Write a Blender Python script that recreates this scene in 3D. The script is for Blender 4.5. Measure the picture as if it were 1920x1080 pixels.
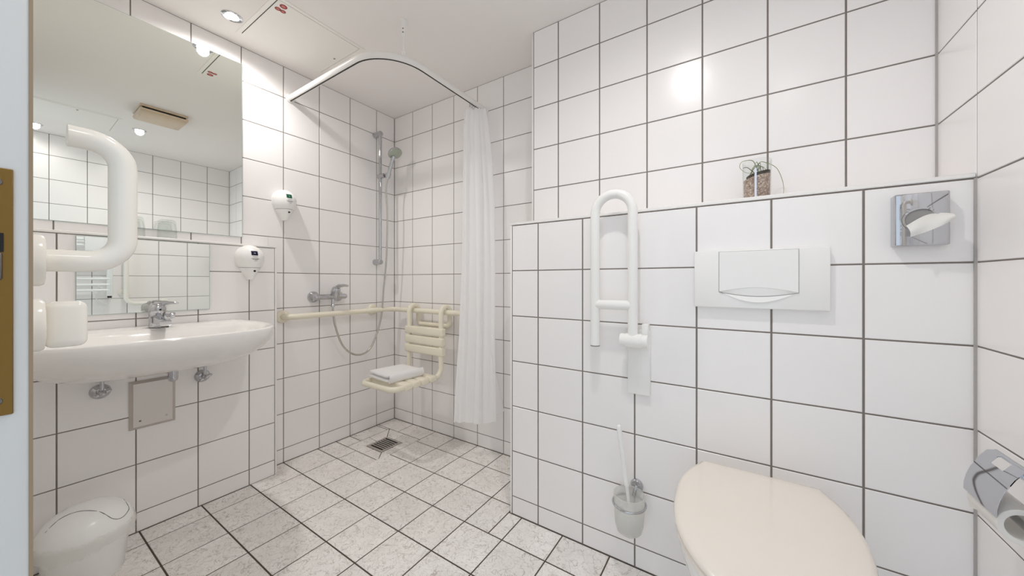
import bpy, bmesh, math, random
from mathutils import Vector, Matrix
random.seed(4)
for o in list(bpy.data.objects): bpy.data.objects.remove(o, do_unlink=True)
SC = bpy.context.scene
C = SC.collection
PI = math.pi

# ------------------------------------------------------------------ camera, world, exposure
cam_d = bpy.data.cameras.new('camera'); cam = bpy.data.objects.new('camera', cam_d); C.objects.link(cam)
cam.location = (0, 0, 1.0351); cam.rotation_euler = (PI/2, 0, math.radians(32.565))
cam_d.sensor_width = 36; cam_d.lens = 647.1873/1920*36
cam_d.shift_x = -11.2312/1920; cam_d.shift_y = -13.5265/1920
cam_d.clip_start = 0.02
SC.camera = cam
world = bpy.data.worlds.new('World'); SC.world = world; world.use_nodes = True
bg = world.node_tree.nodes['Background']; bg.inputs[0].default_value = (0.78, 0.89, 1.0, 1); bg.inputs[1].default_value = 0.84
vs = SC.view_settings
vs.view_transform = 'Standard'; vs.look = 'None'; vs.gamma = 1; vs.use_curve_mapping = False
vs.exposure = 0.49
cy = SC.cycles
cy.max_bounces = 13; cy.diffuse_bounces = 9; cy.glossy_bounces = 6; cy.transmission_bounces = 10; cy.transparent_max_bounces = 10
SPOT_W = 22.0
SPOT_COL = (1.0, 0.97, 0.945)

# ------------------------------------------------------------------ room constants (metres)
XL, XV, XR = -2.1833, -2.0853, 0.4772      # left wall, vanity ledge face, right wall
YB, YP, YU = 1.6909, 1.2795, 1.4703        # shower back wall, toilet ledge face, wall above ledge
YN = -0.06                                 # front wall (door side)
XS = -0.8572                               # shower side of the toilet ledge
ZC = 2.2563
ZVL, ZPL = 1.2085, 1.2794                  # tile tops of both ledges

# ------------------------------------------------------------------ materials
def lin(c):
    return tuple((x/255/12.92 if x/255 <= 0.04045 else ((x/255+0.055)/1.055)**2.4) for x in c)
def newmat(name):
    m = bpy.data.materials.new(name); m.use_nodes = True
    return m, m.node_tree, m.node_tree.nodes['Principled BSDF']
def mat(name, rgb, rough=0.5, metal=0.0, spec=0.5, trans=0.0, ior=1.45, emit=None, coat=0.0):
    m, nt, b = newmat(name)
    b.inputs['Base Color'].default_value = (*lin(rgb), 1); b.inputs['Roughness'].default_value = rough
    b.inputs['Metallic'].default_value = metal; b.inputs['Specular IOR Level'].default_value = spec
    b.inputs['Transmission Weight'].default_value = trans; b.inputs['IOR'].default_value = ior
    b.inputs['Coat Weight'].default_value = coat
    if emit: b.inputs['Emission Color'].default_value = (1, .97, .92, 1); b.inputs['Emission Strength'].default_value = emit
    return m
def noise_mat(name, rgb, rough, amount, scale, bump=0.0, bscale=60, spec=0.5, perobj=0.0):
    m, nt, b = newmat(name)
    N, L = nt.nodes, nt.links
    tc = N.new('ShaderNodeTexCoord'); oi = N.new('ShaderNodeObjectInfo')
    ad = N.new('ShaderNodeVectorMath'); ad.operation = 'ADD'
    mu = N.new('ShaderNodeMath'); mu.operation = 'MULTIPLY'; mu.inputs[1].default_value = 37.0
    L.new(oi.outputs['Random'], mu.inputs[0]); L.new(tc.outputs['Object'], ad.inputs[0]); L.new(mu.outputs[0], ad.inputs[1])
    n = N.new('ShaderNodeTexNoise'); n.inputs['Scale'].default_value = scale; n.inputs['Detail'].default_value = 4
    L.new(ad.outputs[0], n.inputs['Vector'])
    mr = N.new('ShaderNodeMapRange'); mr.inputs['To Min'].default_value = 1-amount; mr.inputs['To Max'].default_value = 1+amount*0.4
    L.new(n.outputs['Fac'], mr.inputs['Value'])
    mr2 = N.new('ShaderNodeMapRange'); mr2.inputs['To Min'].default_value = 1-perobj; mr2.inputs['To Max'].default_value = 1
    L.new(oi.outputs['Random'], mr2.inputs['Value'])
    m2 = N.new('ShaderNodeMath'); m2.operation = 'MULTIPLY'; L.new(mr.outputs[0], m2.inputs[0]); L.new(mr2.outputs[0], m2.inputs[1])
    sc = N.new('ShaderNodeVectorMath'); sc.operation = 'SCALE'; sc.inputs[0].default_value = lin(rgb)
    L.new(m2.outputs[0], sc.inputs['Scale']); L.new(sc.outputs[0], b.inputs['Base Color'])
    b.inputs['Roughness'].default_value = rough; b.inputs['Specular IOR Level'].default_value = spec
    if bump:
        n2 = N.new('ShaderNodeTexNoise'); n2.inputs['Scale'].default_value = bscale; n2.inputs['Detail'].default_value = 3
        L.new(ad.outputs[0], n2.inputs['Vector'])
        bp = N.new('ShaderNodeBump'); bp.inputs['Strength'].default_value = bump; bp.inputs['Distance'].default_value = 0.002
        L.new(n2.outputs['Fac'], bp.inputs['Height']); L.new(bp.outputs[0], b.inputs['Normal'])
    return m
def floor_mat():
    m, nt, b = newmat('floor_tile_marbled'); N, L = nt.nodes, nt.links
    tc = N.new('ShaderNodeTexCoord'); oi = N.new('ShaderNodeObjectInfo')
    mu = N.new('ShaderNodeMath'); mu.operation = 'MULTIPLY'; mu.inputs[1].default_value = 53.0
    ad = N.new('ShaderNodeVectorMath'); ad.operation = 'ADD'
    L.new(oi.outputs['Random'], mu.inputs[0]); L.new(tc.outputs['Object'], ad.inputs[0]); L.new(mu.outputs[0], ad.inputs[1])
    def ridge(scale, width, dist):
        n = N.new('ShaderNodeTexNoise'); n.inputs['Scale'].default_value = scale; n.inputs['Detail'].default_value = 5
        n.inputs['Distortion'].default_value = dist; L.new(ad.outputs[0], n.inputs['Vector'])
        s = N.new('ShaderNodeMath'); s.operation = 'SUBTRACT'; s.inputs[1].default_value = 0.5; L.new(n.outputs['Fac'], s.inputs[0])
        a = N.new('ShaderNodeMath'); a.operation = 'ABSOLUTE'; L.new(s.outputs[0], a.inputs[0])
        r = N.new('ShaderNodeMapRange'); r.inputs['From Max'].default_value = width; L.new(a.outputs[0], r.inputs['Value'])
        return r.outputs[0]
    r1 = ridge(24, 0.016, .7); r2 = ridge(58, 0.035, .5)
    cl = N.new('ShaderNodeTexNoise'); cl.inputs['Scale'].default_value = 9; cl.inputs['Detail'].default_value = 3; L.new(ad.outputs[0], cl.inputs['Vector'])
    def mixc(fac, a, bcol):
        x = N.new('ShaderNodeMix'); x.data_type = 'RGBA'; L.new(fac, x.inputs['Factor'])
        if isinstance(a, tuple): x.inputs['A'].default_value = a
        else: L.new(a, x.inputs['A'])
        if isinstance(bcol, tuple): x.inputs['B'].default_value = bcol
        else: L.new(bcol, x.inputs['B'])
        return x.outputs['Result']
    light = (*lin((252, 249, 246)), 1); mid = (*lin((243, 239, 235)), 1); vein = (*lin((192, 186, 179)), 1); vein2 = (*lin((226, 222, 217)), 1)
    rp = N.new('ShaderNodeMapRange'); rp.inputs['From Min'].default_value = .35; rp.inputs['From Max'].default_value = .65; L.new(cl.outputs['Fac'], rp.inputs['Value'])
    base = mixc(rp.outputs[0], light, mid)
    base = mixc(r2, vein2, base)
    base = mixc(r1, vein, base)
    mr = N.new('ShaderNodeMapRange'); mr.inputs['To Min'].default_value = .93; mr.inputs['To Max'].default_value = 1.0; L.new(oi.outputs['Random'], mr.inputs['Value'])
    sc = N.new('ShaderNodeVectorMath'); sc.operation = 'SCALE'; L.new(base, sc.inputs[0]); L.new(mr.outputs[0], sc.inputs['Scale'])
    L.new(sc.outputs[0], b.inputs['Base Color']); b.inputs['Roughness'].default_value = 0.38
    return m
def cloth_mat(name, rgb, transl, see=0.0, bump=0.0, bscale=300):
    m, nt, b = newmat(name); N, L = nt.nodes, nt.links
    b.inputs['Base Color'].default_value = (*lin(rgb), 1); b.inputs['Roughness'].default_value = .7
    tr = N.new('ShaderNodeBsdfTranslucent'); tr.inputs[0].default_value = (*lin(rgb), 1)
    mx = N.new('ShaderNodeMixShader'); mx.inputs[0].default_value = transl
    L.new(b.outputs[0], mx.inputs[1]); L.new(tr.outputs[0], mx.inputs[2])
    out = N['Material Output']; last = mx
    if see:
        tp = N.new('ShaderNodeBsdfTransparent'); m2 = N.new('ShaderNodeMixShader'); m2.inputs[0].default_value = see
        L.new(mx.outputs[0], m2.inputs[1]); L.new(tp.outputs[0], m2.inputs[2]); last = m2
    L.new(last.outputs[0], out.inputs[0])
    if bump:
        n2 = N.new('ShaderNodeTexNoise'); n2.inputs['Scale'].default_value = bscale; n2.inputs['Detail'].default_value = 3
        bp = N.new('ShaderNodeBump'); bp.inputs['Strength'].default_value = bump; bp.inputs['Distance'].default_value = 0.003
        L.new(n2.outputs['Fac'], bp.inputs['Height']); L.new(bp.outputs[0], b.inputs['Normal']); L.new(bp.outputs[0], tr.inputs['Normal'])
    return m
def thin_glass(name, tint, refl=1.0, body=0.0, rough=0.02):
    m, nt, b = newmat(name); N, L = nt.nodes, nt.links
    tp = N.new('ShaderNodeBsdfTransparent'); tp.inputs[0].default_value = (*tint, 1)
    gl = N.new('ShaderNodeBsdfGlossy'); gl.inputs['Roughness'].default_value = rough
    lw = N.new('ShaderNodeLayerWeight'); lw.inputs[0].default_value = .5
    pw = N.new('ShaderNodeMath'); pw.operation = 'POWER'; pw.inputs[1].default_value = 4.0; L.new(lw.outputs['Facing'], pw.inputs[0])
    fr = N.new('ShaderNodeMath'); fr.operation = 'MULTIPLY_ADD'; fr.inputs[1].default_value = .55; fr.inputs[2].default_value = .035; L.new(pw.outputs[0], fr.inputs[0])
    mx = N.new('ShaderNodeMixShader'); mu = N.new('ShaderNodeMath'); mu.operation = 'MULTIPLY'; mu.inputs[1].default_value = refl
    L.new(fr.outputs[0], mu.inputs[0]); L.new(mu.outputs[0], mx.inputs[0]); L.new(tp.outputs[0], mx.inputs[1]); L.new(gl.outputs[0], mx.inputs[2])
    last = mx
    if body:
        b.inputs['Base Color'].default_value = (.94, .94, .92, 1); b.inputs['Roughness'].default_value = .4
        tl = N.new('ShaderNodeBsdfTranslucent'); tl.inputs[0].default_value = (.94, .94, .92, 1)
        m1 = N.new('ShaderNodeMixShader'); m1.inputs[0].default_value = .5; L.new(b.outputs[0], m1.inputs[1]); L.new(tl.outputs[0], m1.inputs[2])
        m2 = N.new('ShaderNodeMixShader'); m2.inputs[0].default_value = body; L.new(mx.outputs[0], m2.inputs[1]); L.new(m1.outputs[0], m2.inputs[2]); last = m2
    L.new(last.outputs[0], N['Material Output'].inputs[0]); return m
def gravel_mat():
    m, nt, b = newmat('brown_granulate'); N, L = nt.nodes, nt.links
    v = N.new('ShaderNodeTexVoronoi'); v.inputs['Scale'].default_value = 230
    tc = N.new('ShaderNodeTexCoord'); L.new(tc.outputs['Object'], v.inputs['Vector'])
    bw = N.new('ShaderNodeRGBToBW'); L.new(v.outputs['Color'], bw.inputs[0])
    cr = N.new('ShaderNodeValToRGB'); e = cr.color_ramp.elements
    e[0].color = (*lin((120, 100, 84)), 1); e[1].color = (*lin((236, 220, 200)), 1); e.new(.5).color = (*lin((184, 158, 146)), 1)
    L.new(bw.outputs[0], cr.inputs[0]); L.new(cr.outputs[0], b.inputs['Base Color']); b.inputs['Roughness'].default_value = .8
    bp = N.new('ShaderNodeBump'); bp.inputs['Strength'].default_value = .6; bp.inputs['Distance'].default_value = .002
    L.new(v.outputs['Distance'], bp.inputs['Height']); L.new(bp.outputs[0], b.inputs['Normal'])
    return m
M = {
 'tile': noise_mat('white_glazed_tile', (247, 244, 243), 0.23, 0.012, 5, 0.035, 30, perobj=0.02),
 'grout': noise_mat('grey_grout', (130, 122, 116), 0.85, 0.15, 30),
 'fgrout': noise_mat('dark_floor_grout', (84, 73, 64), 0.85, 0.2, 30),
 'ftile': floor_mat(),
 'plaster': noise_mat('ceiling_plaster', (243, 239, 236), 0.75, 0.01, 6),
 'panel': noise_mat('panel_paint', (242, 240, 235), 0.45, 0.01, 6),
 'wallpaint': noise_mat('wall_paint', (240, 238, 234), 0.7, 0.01, 6),
 'silicone': mat('grey_sealant', (178, 173, 170), 0.5),
 'trim': mat('white_trim', (242, 240, 237), 0.3),
 'lacquer': mat('white_lacquer', (208, 210, 209), 0.3),
 'lipping': mat('brown_lipping', (150, 132, 108), 0.5),
 'ceramic': mat('white_ceramic', (241, 239, 236), 0.07, coat=0.3),
 'lid': mat('cream_plastic', (240, 232, 222), 0.12),
 'nylon': mat('white_nylon', (243, 239, 230), 0.16),
 'nylonw': mat('bright_white_nylon', (244, 243, 240), 0.22),
 'cream': mat('cream_nylon', (237, 230, 211), 0.2),
 'plastic': mat('white_plastic', (244, 243, 241), 0.22),
 'plasticd': mat('white_plastic_shadow_gap', (150, 148, 146), 0.5),
 'binplastic': mat('white_bin_plastic', (250, 251, 249), 0.22),
 'bag': cloth_mat('thin_bag_film', (250, 250, 246), 0.35, 0.6),
 'chrome': mat('chrome', (196, 197, 201), 0.05, 1.0),
 'satin': noise_mat('satin_metal', (178, 178, 180), 0.28, 0.05, 20),
 'steel': mat('brushed_steel', (208, 203, 198), 0.42, 1.0),
 'dsteel': mat('dark_steel', (120, 116, 112), 0.45, 1.0),
 'brass': mat('aged_brass', (128, 100, 48), 0.45, 0.55),
 'black': mat('black', (12, 12, 12), 0.5),
 'dark': mat('dark_gap', (48, 44, 40), 0.7),
 'mirror': mat('mirror_silver', (242, 245, 240), 0.0, 1.0),
 'mirroredge': mat('mirror_edge_glass', (170, 186, 182), 0.15),
 'glass': thin_glass('clear_glass', (.965, .975, .97)),
 'frost': thin_glass('frosted_glass', (.95, .95, .94), .8, .42, .12),
 'curtain': cloth_mat('white_curtain_fabric', (253, 253, 253), 0.28, 0.0, 0.08, 30),
 'towel': cloth_mat('white_terry', (253, 252, 252), 0.0, 0.0, 0.6, 420),
 'paper': cloth_mat('white_paper', (246, 244, 240), 0.25),
 'hose': mat('silver_hose', (196, 196, 190), 0.22, 0.9),
 'showerface': mat('grey_spray_face', (176, 184, 170), 0.35),
 'stem': mat('green_stem', (134, 146, 84), 0.6),
 'darkstem': mat('dark_green_stem', (84, 88, 48), 0.6),
 'soil': mat('dark_soil', (58, 48, 36), 0.9),
 'gravel': gravel_mat(),
 'band': mat('pale_band', (222, 224, 240), 0.3),
 'red': mat('dark_red_print', (150, 48, 44), 0.5),
 'redlight': mat('pale_red_print', (205, 120, 112), 0.5),
 'green': mat('green_print', (18, 122, 84), 0.4),
 'navy': mat('navy_print', (34, 26, 78), 0.4),
 'print': mat('grey_print', (176, 174, 176), 0.5),
 'beige': mat('aged_beige_plastic', (216, 196, 172), 0.28),
 'lamp': mat('lamp_glow', (255, 250, 240), 0.3, emit=14.0),
 'radiator': mat('radiator_white', (240, 240, 240), 0.2),
}

# ------------------------------------------------------------------ object helpers
ORG = {}
def org(o): return ORG.get(o.name, Vector((0, 0, 0)))
def tag(o, label=None, cat=None, group=None, kind=None):
    if label: o['label'] = label
    if cat: o['category'] = cat
    if group: o['group'] = group
    if kind: o['kind'] = kind
    return o
def thing(name, loc, label, cat, group=None):
    o = bpy.data.objects.new(name, None); C.objects.link(o); o.location = loc; o.empty_display_size = 0.05
    ORG[o.name] = Vector(loc); return tag(o, label, cat, group)
def build(name, bm, material, parent=None, smooth=True, angle=40, label=None, cat=None, kind=None, group=None):
    if parent is not None: og = org(parent)
    else:
        xs = [v.co for v in bm.verts]
        og = Vector(((min(c.x for c in xs)+max(c.x for c in xs))/2, (min(c.y for c in xs)+max(c.y for c in xs))/2, min(c.z for c in xs)))
    bmesh.ops.recalc_face_normals(bm, faces=bm.faces)
    for v in bm.verts: v.co -= og
    if smooth:
        for f in bm.faces: f.smooth = True
        for e in bm.edges:
            if len(e.link_faces) == 2 and e.calc_face_angle(0) > math.radians(angle): e.smooth = False
    me = bpy.data.meshes.new(name); bm.to_mesh(me); bm.free()
    me.materials.append(M[material])
    o = bpy.data.objects.new(name, me); C.objects.link(o)
    if parent is not None: o.parent = parent
    else: o.location = og
    ORG[o.name] = og
    return tag(o, label, cat, group, kind)
def nb(): return bmesh.new()
def box(bm, x0, x1, y0, y1, z0, z1, bev=0.0, seg=2):
    r = bmesh.ops.create_cube(bm, size=1)
    vsn = r['verts']
    for v in vsn: v.co = Vector(((x0+x1)/2+v.co.x*(x1-x0), (y0+y1)/2+v.co.y*(y1-y0), (z0+z1)/2+v.co.z*(z1-z0)))
    if bev:
        es = list({e for v in vsn for e in v.link_edges})
        bmesh.ops.bevel(bm, geom=es, offset=bev, segments=seg, profile=0.5, affect='EDGES')
    return bm
def bx(name, dims, material, parent=None, bev=0.0, seg=2, **k):
    return build(name, box(nb(), *dims, bev, seg), material, parent, **k)
def loft(bm, rings, cap0=True, cap1=True, closed=True):
    R = [[bm.verts.new(p) for p in r] for r in rings]
    n = len(rings[0])
    for a, b in zip(R, R[1:]):
        for i in range(n if closed else n-1):
            j = (i+1) % n
            bm.faces.new((a[i], a[j], b[j], b[i]))
    if cap0 and closed: bm.faces.new(R[0][::-1])
    if cap1 and closed: bm.faces.new(R[-1])
    return bm
def frames(pts, closed=False):
    pts = [Vector(p) for p in pts]; n = len(pts); T = []
    for i in range(n):
        a = pts[(i-1) % n] if (i > 0 or closed) else pts[i]; b = pts[(i+1) % n] if (i < n-1 or closed) else pts[i]
        T.append((b-a).normalized())
    up = Vector((0, 0, 1)) if abs(T[0].z) < 0.9 else Vector((1, 0, 0))
    u = (up - T[0]*up.dot(T[0])).normalized(); out = []
    for i in range(n):
        u = (u - T[i]*u.dot(T[i])).normalized()
        out.append((pts[i], u.copy(), T[i].cross(u)))
    return out
def tube(bm, pts, r, seg=14, caps=True, round_end=False):
    fr = frames(pts); rr = r if isinstance(r, (list, tuple)) else [r]*len(fr)
    rings = [[p+(u*math.cos(2*PI*k/seg)+v*math.sin(2*PI*k/seg))*q for k in range(seg)] for (p, u, v), q in zip(fr, rr)]
    if round_end:
        def cap(ring, p, d, q):
            return [[p+d*q*math.sin(t)+(Vector(x)-p)*math.cos(t) for x in ring] for t in (PI/6, PI/3, PI*.47)]
        d0 = (fr[0][0]-fr[1][0]).normalized(); d1 = (fr[-1][0]-fr[-2][0]).normalized()
        rings = cap(rings[0], fr[0][0], d0, rr[0])[::-1]+rings+cap(rings[-1], fr[-1][0], d1, rr[-1])
    return loft(bm, rings, caps, caps)
def fillet(pts, rad, n=8):
    pts = [Vector(p) for p in pts]; out = [pts[0]]
    for i in range(1, len(pts)-1):
        r = rad[i-1] if isinstance(rad, (list, tuple)) else rad
        a = (pts[i-1]-pts[i]).normalized(); b = (pts[i+1]-pts[i]).normalized()
        ang = a.angle(b); d = r/math.tan(ang/2); c = pts[i]+(a+b).normalized()*(r/math.sin(ang/2))
        s = pts[i]+a*d-c; e = pts[i]+b*d-c; w = s.angle(e); ax = s.cross(e).normalized()
        for k in range(n+1): out.append(c+Matrix.Rotation(w*k/n, 3, ax) @ s)
    out.append(pts[-1]); return out
def spline(pts, n=8):
    pts = [Vector(p) for p in pts]; P = [pts[0]*2-pts[1]]+pts+[pts[-1]*2-pts[-2]]; out = []
    for i in range(1, len(P)-2):
        for k in range(n):
            t = k/n; a, b, c, d = P[i-1:i+3]
            out.append(0.5*((2*b)+(c-a)*t+(2*a-5*b+4*c-d)*t*t+(3*b-a-3*c+d)*t**3))
    out.append(pts[-1]); return out
def lathe(bm, prof, base, axis=(0, 0, 1), seg=32, caps=True):
    a = Vector(axis).normalized(); up = Vector((0, 0, 1)) if abs(a.z) < .9 else Vector((1, 0, 0))
    u = (up-a*up.dot(a)).normalized(); v = a.cross(u); b = Vector(base)
    rings = [[b+a*h+(u*math.cos(2*PI*k/seg)+v*math.sin(2*PI*k/seg))*max(r, 1e-4) for k in range(seg)] for r, h in prof]
    return loft(bm, rings, caps, caps)
def band(bm, path, width_vec, thick):
    # sheet: path points extruded along width_vec, given thickness along normals
    fr = frames(path); w = Vector(width_vec); T = [(fr[min(i+1, len(fr)-1)][0]-fr[max(i-1, 0)][0]).normalized() for i in range(len(fr))]
    rings = []
    for (p, _, _), t in zip(fr, T):
        n = t.cross(w).normalized()*thick/2
        rings.append([p+n, p+w+n, p+w-n, p-n])
    return loft(bm, rings)
def prism(bm, poly, vec):
    vec = Vector(vec); return loft(bm, [[Vector(p) for p in poly], [Vector(p)+vec for p in poly]])

# ------------------------------------------------------------------ tiles
TCACHE = {}
def tile_mesh(w, h, t=0.006, b=0.0016, m='tile'):
    k = (round(w, 4), round(h, 4), m)
    if k not in TCACHE:
        V = []
        for i, z in ((0, -t), (0, -b), (b, 0.0)):
            V += [(-w/2+i, -h/2+i, z), (w/2-i, -h/2+i, z), (w/2-i, h/2-i, z), (-w/2+i, h/2-i, z)]
        F = [(8, 9, 10, 11)]
        for a in (0, 4):
            for q in range(4): F.append((a+q, a+(q+1) % 4, a+4+(q+1) % 4, a+4+q))
        me = bpy.data.meshes.new('tile'); me.from_pydata(V, [], F); me.materials.append(M[m]); TCACHE[k] = me
    return TCACHE[k]
def tile(parent, n, plane, u0, u1, v0, v1, gu=0.0036, gv=0.0032, m='tile', g=(1, 1, 1, 1), tilt=0.0012):
    u0 += gu/2*g[0]; u1 -= gu/2*g[1]; v0 += gv/2*g[2]; v1 -= gv/2*g[3]
    if u1-u0 < .006 or v1-v0 < .006: return
    o = bpy.data.objects.new('tile', tile_mesh(u1-u0, v1-v0, m=m)); C.objects.link(o); o.parent = parent
    uc, vc = (u0+u1)/2, (v0+v1)/2
    if n == '+X': loc = Vector((plane, uc, vc)); z = Vector((1, 0, 0)); y = Vector((0, 0, 1))
    if n == '-X': loc = Vector((plane, uc, vc)); z = Vector((-1, 0, 0)); y = Vector((0, 0, 1))
    if n == '+Y': loc = Vector((uc, plane, vc)); z = Vector((0, 1, 0)); y = Vector((0, 0, 1))
    if n == '-Y': loc = Vector((uc, plane, vc)); z = Vector((0, -1, 0)); y = Vector((0, 0, 1))
    if n == '+Z': loc = Vector((uc, vc, plane)); z = Vector((0, 0, 1)); y = Vector((0, 1, 0))
    x = y.cross(z)
    R = Matrix((x, y, z)).transposed()
    R = R @ Matrix.Rotation(random.uniform(-tilt, tilt), 3, 'X') @ Matrix.Rotation(random.uniform(-tilt, tilt), 3, 'Y')
    o.matrix_local = Matrix.Translation(loc-org(parent)) @ R.to_4x4()
def grid(parent, n, plane, us, vs_, skip=None, **k):
    for a, b in zip(us, us[1:]):
        for c, d in zip(vs_, vs_[1:]):
            if skip and skip((a+b)/2, (c+d)/2): continue
            tile(parent, n, plane, a, b, c, d, **k)
ROWS = [0.0]+[0.0794+.2*i for i in range(11)]+[ZC]
def between(a, b, base, p=.2):
    k0 = math.ceil((a-base)/p+.03); out = [a]
    while base+k0*p < b-.005: out.append(base+k0*p); k0 += 1
    return out+[b]
def struct(name, dims, m, label, cat, bev=0): return bx(name, dims, m, None, bev, smooth=bool(bev), label=label, cat=cat, kind='structure')
RC = 0.0014
_b = nb()
for d in ((XL-.15, XR+.15, -.25, 1.2425, -.12, -RC), (XL-.15, XR+.15, 1.5525, YB+.15, -.12, -RC), (XL-.15, -2.0585, 1.2425, 1.5525, -.12, -RC), (-1.7525, XR+.15, 1.2425, 1.5525, -.12, -RC), (-2.0585, -1.7525, 1.2425, 1.5525, -.12, -.0155)): box(_b, *d)
floor = build('floor', _b, 'fgrout', None, False, label='marbled pale grey floor tiles with dark joints', cat='floor', kind='structure')
ceiling = struct('ceiling', (XL-.15, XR+.15, -.25, YB+.15, ZC, ZC+.1), 'plaster', 'smooth white plaster ceiling above the bathroom', 'ceiling')
wall_left = struct('wall_left', (XL-.15, XL-RC, -.25, YB+.15, -.002, ZC), 'grout', 'white tiled wall behind mirror and shower bar', 'wall')
wall_back = struct('wall_back', (XL-RC, XS+.05, YB+RC, YB+.15, -.002, ZC), 'grout', 'white tiled wall behind the hanging shower seat', 'wall')
wall_right = struct('wall_right', (XR+RC, XR+.15, -.25, YB+.15, -.002, ZC), 'grout', 'white tiled wall carrying the paper holder', 'wall')
wall_ledge_left = struct('wall_left_ledge', (XL-.001, XV-RC, YN, .8624-RC, -.002, ZVL), 'grout', 'low tiled ledge wall behind the washbasin', 'wall')
wall_ledge_back = struct('wall_back_ledge', (XS+RC, XR+.001, YP+RC, YB+.15, -.002, ZPL), 'grout', 'low tiled ledge wall behind the toilet', 'wall')
wall_upper = struct('wall_back_upper', (XS+RC, XR+.001, YU+RC, YB+.15, ZPL, ZC), 'grout', 'white tiled wall above the toilet ledge', 'wall')
# front wall with the doorway
bm = nb()
for d in ((XL-.15, -.52, YN-.12, YN, 0, ZC), (.42, XR+.15, YN-.12, YN, 0, ZC), (-.52, .42, YN-.12, YN, 2.08, ZC)): box(bm, *d)
build('wall_front', bm, 'wallpaint', None, False, label='painted front wall with the open doorway', cat='wall', kind='structure')

LY = [YN+.001, .1545, .3505, .544, .740, .9383]+[.9383+.2*i for i in (1, 2, 3)]+[YB]
RH = [r for r in ROWS if r >= 1.2]
# left wall above the ledge, then shower part
grid(wall_left, '+X', XL, LY, RH)
LS = [.8624]+[y for y in LY if y > .9]
for a, b in zip(LS, LS[1:]):
    rl = [r for r in ROWS if r < 1.29]
    for c, d in zip(rl, rl[1:]): tile(wall_left, '+X', XL, a, b, c, d, g=(1, 1, 1, 1) if a > .9 else (0, 1, 1, 1))
bl = [y for y in LY if y < .9]+[.8624]
bl = [YN+.001, .1545, .3505, .544, .740, .8624]
for a, b in zip(bl, bl[1:]): tile(wall_left, '+X', XL, a, b, ZVL, 1.2794, g=(1, 1 if b < .8 else 0, 0, 1))
# vanity ledge face, top and end
VZ = [r for r in ROWS if r < 1.1]+[ZVL]
grid(wall_ledge_left, '+X', XV, [YN+.001, .1545, .3505, .544, .740, .8544], VZ)
grid(wall_ledge_left, '+Y', .8624, [XL, XV-.008], VZ)
grid(wall_ledge_left, '+Z', ZVL+.006, [XL, XV-.011], [YN+.001, .1545, .3505, .544, .740, .8524])
# back wall of the shower
BX = [XL+.2*i for i in range(7)]+[XS]
grid(wall_back, '-Y', YB, BX, ROWS)
# toilet ledge face, side, top
PX = between(XS+.008, XR, -.7167)
PZ = [r for r in ROWS if r < 1.2]+[ZPL]
grid(wall_ledge_back, '-Y', YP, PX, PZ, gu=.0048, gv=.0038)
grid(wall_ledge_back, '-X', XS, [YP+.008, 1.4909, YB], PZ)
grid(wall_ledge_back, '+Z', ZPL+.006, PX, [YP+.012, YU])
UX = between(XS+.008, XR, -.7146)
UZ = [r for r in ROWS if r > 1.2]
grid(wall_upper, '-Y', YU, UX, UZ, gu=.0048, gv=.0038)
grid(wall_upper, '-X', XS, [YU+.008, YB], UZ)
# right wall
RY = [YN+.001]+[1.2713-.2*i for i in (6, 5, 4, 3, 2, 1)]+[YP-.001]
grid(wall_right, '-X', XR, RY, ROWS)
grid(wall_right, '-X', XR, [YP-.001, YU-.001], [r for r in ROWS if r > 1.2])
# floor tiles
FX = [XL, -1.9715, -1.7665, -1.5755, -1.381, -1.1875, -.9943, -.7975, -.6025, -.408, -.2135, -.019, .1755, .370, XR]
FY = [-.2, -.03, .1645, .3595, .556, .7455, .938, 1.1285, 1.3245, 1.526, YB]
DX0, DX1, DY0, DY1 = -2.0585, -1.7525, 1.2425, 1.5525
GX0, GX1, GY0, GY1 = -1.975, -1.825, 1.3185, 1.4695
fk = dict(gu=.0046, gv=.0050, m='ftile', tilt=0.0006)
def fskip(u, v):
    if u < -1.7665 and v > 1.1285: return True
    if u > XS and v > YP: return True
    if -.9943 < u < -.7975 and 1.1285 < v < 1.3245: return True
    return False
def ft(x0, x1, y0, y1, **q):
    kk = dict(fk); kk.update(q); tile(floor, '+Z', 0.0, x0, x1, y0, y1, **kk)
for a, b in zip(FX, FX[1:]):
    for c, d in zip(FY, FY[1:]):
        if fskip((a+b)/2, (c+d)/2): continue
        x0, x1, y0, y1 = a, b, c, d
        if x0 >= XS-.01 and y1 > YP: y1 = YP
        if x1 <= XV: continue
        if x1 > XS and y0 >= YP: x1 = XS
        if x0 < XV and y1 < .8: x0 = XV
        if abs(x0+1.7665) < .001 and c > 1.2 and c < 1.53: x0 = DX1
        ft(x0, x1, y0, y1)
ft(-.9943, -.866, 1.1285, 1.3245); ft(-.866, -.7975, 1.1285, YP)
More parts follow.
